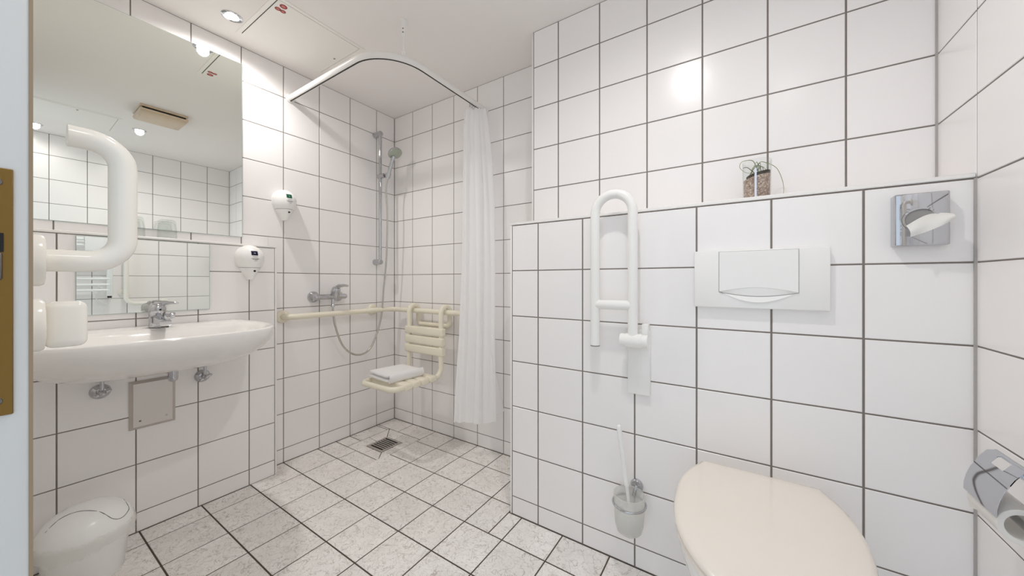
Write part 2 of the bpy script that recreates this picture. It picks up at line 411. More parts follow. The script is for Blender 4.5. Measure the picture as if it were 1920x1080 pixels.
# pieces round the drain
ft(XL, -1.9655, 1.1285, DY0, g=(1, 1, 1, 1)); ft(-1.9655, DX1, 1.1285, DY0)
ft(XL, DX0, DY0, 1.336); ft(XL, DX0, 1.336, 1.536); ft(XL, DX0, 1.536, DY1)
ft(XL, -1.9715, DY1, YB); ft(-1.9715, DX1, DY1, YB)
def quad_tile(p, zs, hole=.0022):
    c = [sum(q[i] for q in p)/4 for i in (0, 1)]
    def off(pts, d):
        n = len(pts); out = []
        for i in range(n):
            a, b, e = [Vector(pts[(i+k) % n]) for k in (-1, 0, 1)]
            n1 = Vector((-(b-a).y, (b-a).x)).normalized(); n2 = Vector((-(e-b).y, (e-b).x)).normalized()
            bis = (n1+n2); out.append(b+bis/(1+n1.dot(n2))*d)
        return out
    A = off(p, hole); B = off(p, hole+.0014)
    zz = lambda i: zs[i]
    rings = [[(q.x, q.y, zz(i)-.006) for i, q in enumerate(A)], [(q.x, q.y, zz(i)-.0014) for i, q in enumerate(A)], [(q.x, q.y, zz(i)) for i, q in enumerate(B)]]
    build('tile', loft(nb(), rings, False, True), 'ftile', floor, False)
h = 0.0; l = -.006; MX, MY = -1.902, 1.394
bx('drain_bed', (DX0, DX1, DY0, DY1, -.0155, -.0078), 'fgrout', floor, smooth=False)
# four sides, each split once (counter-clockwise corners)
quad_tile([(DX0, DY0), (MX, DY0), (MX, GY0), (GX0, GY0)], (h, h, l, l)); quad_tile([(MX, DY0), (DX1, DY0), (GX1, GY0), (MX, GY0)], (h, h, l, l))
quad_tile([(GX0, GY1), (MX, GY1), (MX, DY1), (DX0, DY1)], (l, l, h, h)); quad_tile([(MX, GY1), (GX1, GY1), (DX1, DY1), (MX, DY1)], (l, l, h, h))
quad_tile([(DX0, DY0), (GX0, GY0), (GX0, MY), (DX0, MY)], (h, l, l, h)); quad_tile([(DX0, MY), (GX0, MY), (GX0, GY1), (DX0, DY1)], (h, l, l, h))
quad_tile([(GX1, GY0), (DX1, DY0), (DX1, MY), (GX1, MY)], (l, h, h, l)); quad_tile([(GX1, MY), (DX1, MY), (DX1, DY1), (GX1, GY1)], (l, h, h, l))

# ------------------------------------------------------------------ trims
def trim(i, boxes, label):
    bm = nb()
    for b in boxes: box(bm, *b, .002, 1)
    build('trim_%d' % i, bm, 'trim', None, label=label, cat='trim', kind='structure')
trim(1, [(XV-.011, XV+.0012, YN, .8624, ZVL+.0015, ZVL+.0115)], 'white edge strip along top of the ledge behind the washbasin')
trim(2, [(XV-.009, XV+.0012, .8548, .8636, 0, ZVL+.0012)], 'upright white corner strip of the washbasin ledge wall')
trim(3, [(XS-.001, XR, YP-.0012, YP+.0115, ZPL+.002, ZPL+.0135)], 'white edge strip along top of the toilet ledge')
trim(4, [(XS-.0012, XS+.0075, YP-.0012, YP+.009, 0, ZPL+.0015)], 'upright white corner strip of the toilet ledge wall')
trim(5, [(XS-.0012, XS+.0075, YU-.0012, YU+.009, ZPL+.006, ZC)], 'upright white corner strip above the toilet ledge')

def joint(i, dims, label): struct('trim_%d' % i, dims, 'silicone', label, 'joint')
joint(6, (XR-.0045, XR+.001, YP-.0045, YP+.001, .0005, ZPL), 'grey sealant joint in the corner right of the toilet')
joint(7, (XR-.0045, XR+.001, YU-.0045, YU+.001, ZPL+.0065, ZC), 'grey sealant joint in the upper corner above the ledge')
# ------------------------------------------------------------------ door leaf with its furniture
DXE = -.54
door = struct('door_1', (-1.42, DXE, -.014, .0262, .008, 2.03), 'lacquer', 'open white door leaf with brass lock plate on its edge', 'door', .0012)
bx('edge_strip', (DXE-.004, DXE+.0004, .0248, .0272, .008, 2.03), 'lipping', door, label='thin brown edge strip')
fp = bx('lock_faceplate', (DXE, DXE+.0022, -.006, .017, .918, 1.133), 'brass', door, .0006, 1, label='aged brass lock faceplate')
bx('latch_slot', (DXE+.0018, DXE+.0027, -.002, .0122, 1.060, 1.0765), 'black', fp)
bx('latch_bolt', (DXE+.0018, DXE+.0034, -.002, .0116, 1.036, 1.0595), 'dsteel', fp, .001, 1)
for zz in (1.1205, .931):
    build('screw', lathe(nb(), [(.0036, 0), (.003, .0008)], (DXE+.002, .0085, zz), (1, 0, 0), 14), 'dsteel', fp)
HX, HZ = -.600, 1.0562
def rose(z):
    return build('rose', lathe(nb(), [(.0265, 0), (.0265, .008), (.025, .0105), (.022, .011)], (HX, .0260, z), (0, 1, 0), 36), 'nylon', door)
rose(HZ)
path = fillet([(HX, .034, HZ), (HX, .0905, HZ), (HX, .0905, HZ+.1335), (HX, .051, HZ+.1335)], .026, 10)
build('lever_handle', tube(nb(), path, .0115, 22), 'nylon', door, label='white nylon bow handle')
r2 = rose(.990)
bx('thumbturn', (HX-.0105, HX+.0105, .036, .0645, .9655, 1.0135), 'nylon', door, .007, 4, label='white nylon thumbturn')

# ------------------------------------------------------------------ mirrors
def mirror(name, y0, y1, z0, z1, xf, label, deg):
    c = Vector((xf, (y0+y1)/2, z0)); t = thing(name, c, label, 'mirror')
    body = bx('backing', (xf-.008, xf-.0008, y0, y1, z0, z1), 'mirroredge', t, smooth=False)
    bx('silvered_glass', (xf-.0007, xf, y0+.0015, y1-.0015, z0+.0015, z1-.0015), 'mirror', t, smooth=False)
    t.rotation_euler = (0, 0, math.radians(deg)); return t
mirror('wall_mirror', .06, .7395, 1.262, 2.1595, XL+.0115, 'large frameless mirror above the washbasin ledge', -.52)
mirror('low_mirror', .1967, .582, .9035, 1.2045, XV+.0085, 'small low mirror between tap and tiled ledge', -.58)

# ------------------------------------------------------------------ ceiling fittings
def downlight(x, y, label, power=1.0):
    t = thing('downlight', (x, y, ZC-.004), label, 'downlight', 'recessed ceiling downlights')
    build('ring', lathe(nb(), [(.026, 0.004), (.026, -.002), (.034, -.0045), (.040, -.002), (.041, .004)], (x, y, ZC), (0, 0, 1), 36, False), 'chrome', t)
    build('bulb', lathe(nb(), [(.0265, .0035), (.0255, -.001), (.018, -.0035), (.004, -.0045)], (x, y, ZC), (0, 0, 1), 28), 'lamp', t)
    l = bpy.data.lights.new('downlight_lamp', 'SPOT'); l.energy = SPOT_W*power; l.color = SPOT_COL; l.spot_size = math.radians(168); l.spot_blend = 0.8; l.shadow_soft_size = .024
    lo = bpy.data.objects.new('downlight_lamp', l); C.objects.link(lo); lo.parent = t; lo.location = (0, 0, -.012)
downlight(-1.972, .633, 'lit recessed downlight above the washbasin', .76)
downlight(-.245, .672, 'lit recessed downlight above the toilet side, mirrored in the big mirror', .66)
downlight(.262, .195, 'lit recessed downlight near the right wall at the doorway', .12)
def access_panel(x0, x1, y0, y1, label, lock, sticker):
    t = thing('access_panel', ((x0+x1)/2, (y0+y1)/2, ZC), label, 'access panel')
    bm = nb(); w = .017
    for d in ((x0-w, x1+w, y0-w, y0), (x0-w, x1+w, y1, y1+w), (x0-w, x0, y0, y1), (x1, x1+w, y0, y1)): box(bm, *d, ZC-.0022, ZC+.002)
    build('frame', bm, 'panel', t, False)
    bx('gap', (x0, x1, y0, y1, ZC-.0006, ZC+.002), 'dark', t, smooth=False)
    p = bx('panel', (x0+.0015, x1-.0015, y0+.0035, y1-.0022, ZC-.0032, ZC-.0003), 'panel', t, smooth=False)
    build('lock', lathe(nb(), [(.006, 0), (.006, -.0022), (.004, -.003)], (lock[0], lock[1], ZC-.003), (0, 0, 1), 16), 'chrome', p)
    bx('keyhole', (lock[0]-.0032, lock[0]+.0032, lock[1]-.0015, lock[1]+.0015, ZC-.0068, ZC-.0052), 'black', p)
    if sticker:
        sx, sy = sticker
        for dx, dy, rr in ((.024, .0, .0145), (-.010, -.008, .0120), (-.009, .012, .0112)):
            for nm, q, c, z0, z1 in (('sticker', rr, 'red', .003, .0036), ('sticker_mark', rr*.55, 'redlight', .0035, .0039)):
                rings = [[(sx+dx+q*math.cos(a), sy+dy+q*math.sin(a), ZC-zz) for a in [2*PI*j/24 for j in range(24)]] for zz in (z0, z1)]
                build(nm, loft(nb(), rings), c, p, False)
access_panel(-2.062, -1.678, .699, 1.081, 'square ceiling access panel with red oval stickers', (-1.866, 1.052), (-1.728, .732))
access_panel(-.405, -.02, .155, .540, 'plain square ceiling access panel without stickers near the doorway', (-.375, .350), None)
t = thing('ceiling_fixture', (-.76, .70, ZC), 'aged beige square fixture on ceiling, seen in the mirror', 'ceiling fixture')
bx('base', (-.882, -.64, .577, .824, ZC-.012, ZC), 'beige', t, .003)
bx('gap', (-.870, -.652, .590, .811, ZC-.026, ZC-.012), 'black', t)
bm = nb(); rings = []
for zz, i in ((ZC-.026, 0), (ZC-.034, 0), (ZC-.046, .006), (ZC-.054, .022), (ZC-.058, .06)):
    rings.append([Vector((-.761, .7005, zz))+Vector((sx*(.121-i), sy*(.1235-i), 0)) for sx, sy in ((-1, -1), (1, -1), (1, 1), (-1, 1))])
build('cover', loft(bm, rings), 'beige', t, angle=50)

# ------------------------------------------------------------------ washbasin
BY = .40
RZ = .847
half = [(XV+.0005, .292), (-2.03, .303), (-1.95, .316), (-1.86, .318), (-1.77, .310), (-1.69, .290), (-1.625, .258), (-1.585, .215), (-1.563, .16), (-1.552, .09), (-1.548, 0)]
sp = spline([Vector((x, y, 0)) for x, y in half], 4)
outline = [(p.x, p.y) for p in sp]+[(p.x, -p.y*1.22) for p in sp[::-1][1:]]
def ring(k, z, back=None, rz=None, yk=None, bx_=XV+.0005):
    out = []
    for x, y in outline:
        out.append(Vector((bx_+(x-(XV+.0005))*(1-k), BY+y*(1-(k if yk is None else yk)), z)))
    return out
basin = thing('washbasin', (XV, BY, .692), 'white ceramic wall-hung washbasin below the low mirror', 'washbasin')
rings = []
for k, z in ((.60, .692), (.50, .694), (.38, .700), (.27, .714), (.17, .736), (.09, .763), (.04, .788), (.012, .812), (.0, .832), (.003, .842), (.012, RZ)):
    rings.append(ring(k, z, yk=k*.9))
# bowl inside: separate back margin for the tap deck
def bowl(m, z, back):
    out = []
    x1 = -1.548-m
    for x, y in outline:
        s = (x-(XV))/(-1.548-XV)
        out.append(Vector((XV+back+(x1-XV-back)*s, BY+y*(1-m/.31), z)))
    return out
rings += [bowl(.020, RZ-.001, .008), bowl(.032, RZ-.006, .112), bowl(.045, RZ-.022, .124), bowl(.062, RZ-.055, .135), bowl(.095, RZ-.085, .155), bowl(.15, RZ-.10, .19)]
build('bowl', loft(nb(), rings), 'ceramic', basin, angle=80)
build('drain_cap', lathe(nb(), [(.032, 0), (.032, .003), (.02, .006), (.003, .007)], (-1.83, BY, RZ-.101), (0, 0, 1), 24), 'chrome', basin)
# tap
TX, TY = -2.020, .3985
tap = thing('basin_tap', (TX, TY, RZ-.001), 'chrome single-lever tap on the washbasin', 'tap')
build('body', lathe(nb(), [(.0265, 0), (.0265, .003), (.0245, .005), (.0245, .052), (.0255, .055), (.0265, .058), (.0265, .078), (.024, .088), (.017, .094), (.004, .096)], (TX, TY, RZ-.001), (0, 0, 1), 32), 'chrome', tap)
bm = nb()
rings = []
for s, w, hh, dz in ((.0, .021, .018, .030), (.03, .020, .016, .030), (.075, .018, .013, .027), (.110, .017, .011, .022)):
    c = Vector((TX+.012+s, TY, RZ+dz)); rings.append([c+Vector((0, a*w, b*hh)) for a, b in ((-1, -.7), (-.7, -1), (.7, -1), (1, -.7), (1, .7), (.7, 1), (-.7, 1), (-1, .7))])
build('spout', loft(bm, rings), 'chrome', tap)
build('aerator', lathe(nb(), [(.011, 0), (.011, .008)], (TX+.112, TY, RZ+.003), (0, 0, 1), 20), 'dsteel', tap)
lev = build('lever', tube(nb(), [(TX-.004, TY+.0, RZ+.092), (TX+.004, TY+.02, RZ+.0955), (TX+.012, TY+.04, RZ+.0955), (TX+.018, TY+.056, RZ+.094)], [.011, .0085, .0055, .0045], 14, True, True), 'chrome', tap)
build('indicator_dot', lathe(nb(), [(.0035, 0), (.0035, .0015)], (TX+.0262, TY+.004, RZ+.070), (1, .15, 0), 12), 'black', tap)
build('side_knob', lathe(nb(), [(.008, 0), (.008, .016), (.0125, .018), (.0125, .030), (.010, .033)], (TX+.010, TY+.019, RZ+.043), (.35, 1, 0), 20), 'chrome', tap)
# angle valves, waste pipe and steel plate on the wall
def valve(y, z, label):
    t = thing('angle_valve', (XV, y, z), label, 'valve', 'angle valves below the washbasin')
    build('rosette', lathe(nb(), [(.029, 0), (.028, .004), (.020, .012), (.013, .016)], (XV-.001, y, z), (1, 0, 0), 28), 'chrome', t)
    build('body', tube(nb(), [(XV+.01, y, z), (XV+.05, y, z)], .0105, 16, True, True), 'chrome', t)
    build('handle', tube(nb(), [(XV+.046, y-.017, z-.008), (XV+.046, y+.017, z+.008)], .0065, 12, True, True), 'chrome', t)
    build('outlet', tube(nb(), [(XV+.036, y, z), (XV+.036, y, z+.16)], .006, 12), 'chrome', t)
valve(.256, .606, 'chrome angle valve nearest the waste bin, left of steel plate')
valve(.558, .597, 'chrome angle valve under right end of the washbasin')
t = thing('waste_pipe', (XV, .432, .606), 'short chrome waste pipe below the washbasin above steel plate', 'pipe')
build('trap', lathe(nb(), [(.003, .622), (.010, .6235), (.0145, .629), (.0155, .640), (.0155, .668), (.018, .670), (.018, .682), (.013, .684), (.013, .696)], (XV+.130, .432, 0), (0, 0, 1), 24), 'chrome', t)
build('pipe', tube(nb(), [(XV+.130, .432, .656), (XV-.001, .432, .656)], .011, 16), 'chrome', t)
t = thing('wall_plate', (XV, .398, .426), 'brushed steel cover plate on the tiles under washbasin', 'cover plate')
bm = nb(); rings = [[Vector((XV+x, .3985+a*(.0685-i), .524+b*(.099-i))) for a, b in ((-1, -1), (1, -1), (1, 1), (-1, 1))] for x, i in ((-.001, 0), (.004, 0), (.012, .011))]
build('plate', loft(bm, rings, True, True), 'steel', t, False)
for yy, zz in ((.36, .458), (.438, .458)):
    build('screw', lathe(nb(), [(.004, 0), (.0035, .0018)], (XV+.0115, yy, zz), (1, 0, 0), 12), 'dsteel' if yy < .4 else 'satin', t)

# ------------------------------------------------------------------ drinking glasses upside down on ledge
def tumbler(x, y, label):
    z0 = ZVL+.0062
    t = thing('drinking_glass', (x, y, z0), label, 'glass', 'upturned glasses on ledge')
    prof = [(.0315, 0), (.0322, .001), (.0315, .045), (.0285, .075), (.0265, .086), (.022, .089), (.004, .0885), (.004, .083), (.021, .081), (.0255, .072), (.0292, .045), (.0302, .001)]
    rings = prof+[prof[0]]
    build('cup', lathe(nb(), rings, (x, y, z0), (0, 0, 1), 36, False), 'glass', t)
tumbler(-2.1365, .3535, 'upturned clear glass beside door handle, left of the two on ledge')
tumbler(-2.1365, .4530, 'upturned clear glass on ledge, right of the two below the mirror')

# ------------------------------------------------------------------ soap dispensers
def dispenser(x, y, zb, colour, label):
    t = thing('soap_dispenser', (x, y, zb), label, 'dispenser', 'egg-shaped wall dispensers')
    def half_ring(z, a, d, n=20, x0=0.0):
        return [Vector((x+x0+d*math.sin(PI*k/n), y-a*math.cos(PI*k/n), zb+z)) for k in range(n+1)]
    prof = [(.060, .045, .074), (.070, .0515, .079), (.085, .057, .083), (.100, .0600, .085), (.118, .0600, .083), (.135, .056, .077), (.150, .0475, .066), (.162, .035, .050), (.170, .021, .032), (.174, .007, .014)]
    build('body', loft(nb(), [half_ring(*p) for p in prof]), 'plastic', t, angle=60)
    prof = [(.000, .011, .046), (.004, .0125, .050), (.020, .020, .058), (.038, .031, .064), (.052, .040, .070), (.058, .0435, .0725)]
    noz = build('nozzle_cover', loft(nb(), [half_ring(*p) for p in prof]), 'plastic', t, angle=60)
    build('seam', loft(nb(), [half_ring(.0570, .0428, .0715), half_ring(.0610, .0440, .0730)]), 'plasticd', t)
    build('sight_hole', lathe(nb(), [(.0048, 0), (.0048, .003)], (x+.0655, y+.001, zb+.043), (1, .0, -.25), 14), 'black', noz)
    def patch(name, z0, z1, y0, y1, m, out=.0008):
        bm = nb(); rows = []
        for i in range(5):
            z = z0+(z1-z0)*i/4; row = []
            for j in range(7):
                yy = y0+(y1-y0)*j/6
                for (za, aa, da), (zc_, ac, dc) in zip(P2, P2[1:]):
                    if za <= z <= zc_:
                        f = (z-za)/(zc_-za); a = aa+(ac-aa)*f; d = da+(dc-da)*f
                row.append(Vector((x+d*math.sqrt(max(0, 1-(yy/a)**2))+out, y+yy, zb+z)))
            rows.append(row)
        V = [[bm.verts.new(p) for p in r] for r in rows]
        fs = [bm.faces.new((V[i][j], V[i][j+1], V[i+1][j+1], V[i+1][j])) for i in range(4) for j in range(6)]
        bmesh.ops.solidify(bm, geom=fs, thickness=.0006)
        return build(name, bm, m, t)
    P2 = [(.060, .045, .074), (.070, .0515, .079), (.085, .057, .083), (.100, .0600, .085), (.118, .0600, .083), (.135, .056, .077), (.150, .0475, .066)]
    patch('emblem', .119, .141, -.0165, .010, colour)
    patch('emblem_mark', .127, .133, -.007, .001, 'print', .0016)
    for z, a, b in ((.1105, -.013, .008), (.102, -.018, .013), (.098, -.014, .010), (.091, -.006, .006)): patch('print_line', z, z+.0022, a, b, 'print')
dispenser(XL-.001, .937, 1.376, 'green', 'white egg-shaped dispenser with green emblem, right of the mirror')
dispenser(XV-.001, .738, 1.041, 'navy', 'white egg-shaped dispenser with dark blue emblem above washbasin end')

# ------------------------------------------------------------------ waste bin
BXc, BYc = -1.925, .205
t = thing('waste_bin', (BXc, BYc, 0), 'white plastic swing-lid waste bin below the washbasin', 'bin')
build('body', lathe(nb(), [(.086, 0), (.089, .003), (.106, .165), (.108, .170), (.104, .171)], (BXc, BYc, 0), (0, 0, 1), 48), 'binplastic', t)
lidprof = [(.1105, .158), (.112, .166), (.111, .176), (.107, .190), (.099, .208), (.086, .225), (.066, .240), (.040, .250), (.014, .2535), (.001, .254)]
lid = build('lid', lathe(nb(), lidprof, (BXc, BYc, 0), (0, 0, 1), 48, True), 'binplastic', t, angle=60)
def dome(a, r):
    z = .158
    for (r0, z0), (r1, z1) in zip(lidprof[2:], lidprof[3:]):
        if r1 <= r <= r0: z = z0+(z1-z0)*(r0-r)/(r0-r1)
    return z
seam = spline([(-1.8954, .1184, .2171), (-1.8985, .1307, .2302), (-1.9029, .145, .2405), (-1.9030, .1578, .2458), (-1.899, .1719, .2489), (-1.8898, .1878, .2501), (-1.877, .2055, .2469),
    (-1.8659, .2197, .2414), (-1.8566, .2304, .2341), (-1.8486, .2373, .2269), (-1.8428, .2446, .2172), (-1.8385, .252, .2076), (-1.8399, .2624, .1986), (-1.8456, .2736, .1938),
    (-1.8552, .2835, .1934), (-1.8704, .2934, .1967), (-1.8842, .2988, .2001), (-1.8987, .2967, .2125), (-1.927, .2922, .2233)], 4)
build('lid_seam', tube(nb(), seam, .0010, 8), 'dark', lid, label='dark curved seam of the swing lid')
rings = []
for j, (r, z) in enumerate(((.1125, .172), (.1165, .166), (.1165, .150), (.114, .136), (.110, .124))):
    rg = []
    for k in range(64):
        a = 2*PI*k/64
        w = .0030*math.sin(7*a+j*1.3)+.0022*math.sin(13*a+2.1*j)+.0016*math.sin(23*a-j)
        rg.append(Vector((BXc+(r+abs(w)*(.4+j*.2))*math.cos(a), BYc+(r+abs(w)*(.4+j*.2))*math.sin(a), z+.006*math.sin(3*a+.5)*(j/4)+w*.8)))
    rings.append(rg)
build('bin_bag', loft(nb(), rings, False, False), 'bag', t, label='thin crumpled bag overhang')
kn = [(BXc+.028, BYc-.114, .150), (BXc+.032, BYc-.128, .140), (BXc+.030, BYc-.133, .122), (BXc+.026, BYc-.126, .108)]
build('bag_knot', tube(nb(), spline(kn, 5), [.008+.006*math.sin(PI*i/15)+.0015*math.sin(i*2.3) for i in range(16)], 10, True, True), 'bag', t)

# ------------------------------------------------------------------ shower: rail, curtain
RZc = 2.087
t = thing('curtain_rail', (-1.318, .971, 2.07), 'white angled shower curtain rail hung below the ceiling', 'curtain rail')
rp = fillet([(XL-.001, .971, RZc), (-1.318, .971, RZc), (-1.318, YB+.001, RZc)], .215, 16)
build('rail', tube(nb(), rp, .0165, 16), 'trim', t)
sl = [(p.x, p.y, RZc-.0155) for p in rp]
bm = nb(); fr = frames(sl)
build('runner_slot', tube(nb(), sl, .0035, 8), 'dark', t, label='dark runner slot under the rail')
build('wall_flange', lathe(nb(), [(.024, 0), (.024, .006), (.019, .010)], (XL-.001, .971, RZc), (1, 0, 0), 24), 'trim', t)
build('wall_flange', lathe(nb(), [(.024, 0), (.024, .006), (.019, .010)], (-1.318, YB+.001, RZc), (0, -1, 0), 24), 'trim', t)
sp_ = (-1.323, 1.075)
h_ = build('ceiling_hanger', tube(nb(), [(sp_[0], sp_[1], RZc+.01), (sp_[0], sp_[1], ZC)], .0048, 12), 'trim', t)
build('hanger_sleeve', lathe(nb(), [(.0165, .002), (.0165, -.004), (.0105, -.008), (.0095, -.078), (.007, -.082)], (sp_[0], sp_[1], ZC), (0, 0, 1), 20), 'trim', h_)
for dz in (.045, .062): build('screw', lathe(nb(), [(.0028, 0), (.0025, .002)], (sp_[0]+.005, sp_[1]-.0075, ZC-dz), (.55, -.84, 0), 10), 'dark', h_)
bx('hanger_clamp', (sp_[0]-.009, sp_[0]+.009, sp_[1]-.006, sp_[1]+.006, RZc+.006, RZc+.024), 'trim', t, .003)
# curtain
t = thing('shower_curtain', (-1.28, 1.575, .2), 'white shower curtain gathered at the end of the rail', 'curtain')
Fw = Vector((-.5382, .8428, 0)); Rw = Vector((.8428, .5382, 0))
NF, NP = 5, 145
lev = [(2.060, Vector((-1.322, 1.600, 0)), .060, .022, .0), (1.98, Vector((-1.318, 1.597, 0)), .072, .026, .1), (1.80, Vector((-1.303, 1.590, 0)), .084, .030, .2), (1.50, Vector((-1.290, 1.585, 0)), .094, .032, .3),
       (1.10, Vector((-1.286, 1.583, 0)), .101, .033, .4), (.70, Vector((-1.290, 1.580, 0)), .107, .035, .6), (.40, Vector((-1.296, 1.576, 0)), .119, .037, .8), (.205, Vector((-1.300, 1.573, 0)), .124, .038, 1.0)]
lev2 = []
for (a, b) in zip(lev, lev[1:]):
    n = 6
    for i in range(n):
        f = i/n; lev2.append(tuple(x+(y-x)*f if not isinstance(x, Vector) else x.lerp(y, f) for x, y in zip(a, b)))
lev2.append(lev[-1])
rings = []
ph = [random.uniform(-.5, .5) for _ in range(40)]
for z, c, w, d, q in lev2:
    row = []
    for i in range(NP):
        s = i/(NP-1); u = -1+2*s
        fold = math.sin(2*PI*NF*s+q*.8*math.sin(5*s)+ph[int(s*9)]*.15)
        env = (1-abs(u)**6*.25)
        am = d*.34*(.6+.4*math.sin(11.7*s+1.0))
        lat = w*u+.010*math.cos(2*PI*NF*s)*(1-abs(u))+.004*math.sin(9*u+z*3)
        dp = am*fold*env+.010*math.sin(3.1*u+z*1.3)*q-.008*(1-u*u)
        p = c+Rw*lat+Fw*dp; p.y = min(p.y, YB-.006)
        row.append(Vector((p.x, p.y, z+(.010*math.sin(6.0*s+.5)+.006*u if z < .21 else 0)+(.004*math.sin(2*PI*NF*s*2) if z > 2.05 else 0))))
    rings.append(row)
build('cloth', loft(nb(), rings, False, False, False), 'curtain', t, angle=180)
# outer flap that hangs to the wall side
rows = []
for i in range(13):
    f = i/12; z = .62-.36*f
    a = Vector((-1.222, 1.615, z)); b = a.lerp(Vector((-1.176, 1.684, z)), min(1, f*1.02)+.02)
    rows.append([a.lerp(b, k/6)+Vector((0, 0, -.02*(1-k/6)*f))+Fw*(-.006*math.sin(PI*k/6)) for k in range(7)])
build('loose_edge', loft(nb(), rows, False, False, False), 'curtain', t, angle=180)
for k, yy in enumerate((1.545, 1.562, 1.578, 1.594, 1.612, 1.630)):
    cz = RZc-.026; bm = nb()
    ringpts = [(-1.318+.012*math.cos(a)*(.3+.1*k), yy+.004*math.sin(a*1), cz+.014*math.sin(a)) for a in [2*PI*j/20 for j in range(21)]]
    build('curtain_hook', tube(bm, ringpts, .0016, 6), 'chrome', t)

# ------------------------------------------------------------------ shower grab bar round the corner
GZ = .8315
t = thing('shower_grab_bar', (XL, 1.3, GZ), 'cream grab bar running round the shower corner', 'grab bar')
gp = fillet([(XL+.0, .930, GZ), (XL+.0705, .930, GZ), (XL+.0705, YB-.0705, GZ), (-1.372, YB-.0705, GZ), (-1.372, YB, GZ)], [.045, .06, .045], 10)
build('bar', tube(nb(), gp, .0165, 20), 'cream', t)
def flange(par, base, axis, m='cream', r=.036):
    return build('flange', lathe(nb(), [(r, -.001), (r, .008), (r*.9, .013), (r*.58, .016)], base, axis, 32), m, par)
flange(t, (XL, .930, GZ), (1, 0, 0)); flange(t, (-1.372, YB, GZ), (0, -1, 0))
flange(t, (XL, 1.500, GZ), (1, 0, 0)); build('support', tube(nb(), [(XL, 1.500, GZ), (XL+.0705, 1.500, GZ)], .0125, 16), 'cream', t)

# ------------------------------------------------------------------ hanging shower seat
SX0, SX1, SY = -1.886, -1.588, 1.5800
SZ = .432
seat = thing('shower_chair', ((SX0+SX1)/2, 1.45, SZ), 'cream hanging shower seat with slatted back hooked on grab bar', 'shower chair')
TR = .0158
BYc2 = YB-.0705
def frame_path(x):
    p = [(x, 1.222+.0, SZ), (x, SY, SZ), (x, SY, GZ)]
    p = fillet(p, .055, 8)
    for k in range(1, 9):
        a = PI-PI*k/8; p.append(Vector((x, BYc2+.0375*math.cos(a)+.0, GZ+.0375*math.sin(a))))
    return p
pl, pr_ = frame_path(SX0), frame_path(SX1)
build('side_frame', tube(nb(), pl[1:], TR, 16), 'cream', seat); build('side_frame', tube(nb(), pr_[1:], TR, 16), 'cream', seat)
yb = BYc2+.0375
build('rear_spacer', tube(nb(), fillet([(SX0, yb, GZ), (SX0, yb, .738), (SX1, yb, .738), (SX1, yb, GZ)], .03, 8), TR*.95, 16), 'cream', seat)
build('front_bar', tube(nb(), fillet([(SX0, 1.50, SZ), (SX0, 1.222, SZ), (SX1, 1.222, SZ), (SX1, 1.50, SZ)], .05, 8), TR, 16), 'cream', seat)
for z0, z1 in ((.682, .733), (.619, .673), (.557, .611)):
    bx('back_slat', (SX0-.026, SX1+.026, SY-.0205, SY+.0195, z0, z1), 'cream', seat, .010, 3)
for i in range(4):
    y0 = 1.287+.0625*i
    bx('seat_slat', (SX0-.0195, SX1+.0195, y0, y0+.056, SZ-.0185, SZ+.0195), 'cream', seat, .010, 3)

# folded towel on the seat
tw = thing('folded_towel', (-1.757, 1.375, SZ+.02), 'small folded white towel lying on the shower seat', 'towel')
def towel_layer(z0, h, x0, x1, y0, y1, rot, name, waves=.004, r=.014):
    bm = nb(); box(bm, x0, x1, y0, y1, z0, z0+h)
    bmesh.ops.subdivide_edges(bm, edges=bm.edges[:], cuts=7, use_grid_fill=True)
    c = Vector(((x0+x1)/2, (y0+y1)/2, z0+h/2)); hx, hy, hz = (x1-x0)/2, (y1-y0)/2, h/2; Rm = Matrix.Rotation(rot, 3, 'Z')
    for v in bm.verts:
        d = v.co-c; a, b = abs(d.x)/hx, abs(d.y)/hy
        e = max(a, b)
        d.z *= math.sqrt(max(.12, 1-max(0, (e-.72)/.28)**2*.88))
        if a > .99 and b > .99: d.x *= .965; d.y *= .965
        d.z += waves*math.sin(14*v.co.x+9*v.co.y+z0*90)*(1 if d.z > 0 else .2)*.5
        v.co = c+Rm @ d
    return build(name, bm, 'towel', tw, angle=180)
towel_layer(SZ+.0198, .025, -1.872, -1.652, 1.255, 1.498, -.10, 'lower_fold', .001)
towel_layer(SZ+.0440, .024, -1.872, -1.662, 1.258, 1.492, -.12, 'upper_fold', .004)
bm = nb()
fp_ = [(-1.655+.012*math.sin(a), 0, SZ+.0445+.0215*math.cos(a)) for a in [PI*k/10 for k in range(11)]]
rot = Matrix.Rotation(-.10, 3, 'Z'); cc = Vector((-1.762, 1.376, 0))
pth = [cc+rot @ (Vector((p[0], 1.262, p[2]))-cc) for p in fp_]
build('rolled_fold', band(bm, pth, rot @ Vector((0, .228, 0)), .009), 'towel', tw, angle=70)

# ------------------------------------------------------------------ shower bar set and mixer
BYs, BXs = 1.526, XL+.058
t = thing('shower_bar_set', (XL, BYs, 1.16), 'chrome sliding shower bar with hand shower on the left wall', 'shower')
build('bar', tube(nb(), [(BXs, BYs, 1.155), (BXs, BYs, 2.078)], .0112, 18), 'chrome', t)
for z in (1.168, 2.070):
    b_ = build('bracket', tube(nb(), [(XL-.001, BYs, z), (BXs+.006, BYs, z)], [.021, .0185], 22), 'chrome', t)
    build('bracket_cap', lathe(nb(), [(.0185, 0), (.015, .005), (.004, .007)], (BXs+.006, BYs, z), (1, 0, 0), 22), 'satin', b_)
SLZ = 1.770
build('slider', tube(nb(), [(BXs-.020, BYs, SLZ), (BXs+.050, BYs+.004, SLZ)], .0165, 18, True, False), 'chrome', t)
hb = Vector((BXs+.068, BYs+.006, SLZ-.032)); hd = Vector((.30, .10, 1)).normalized()
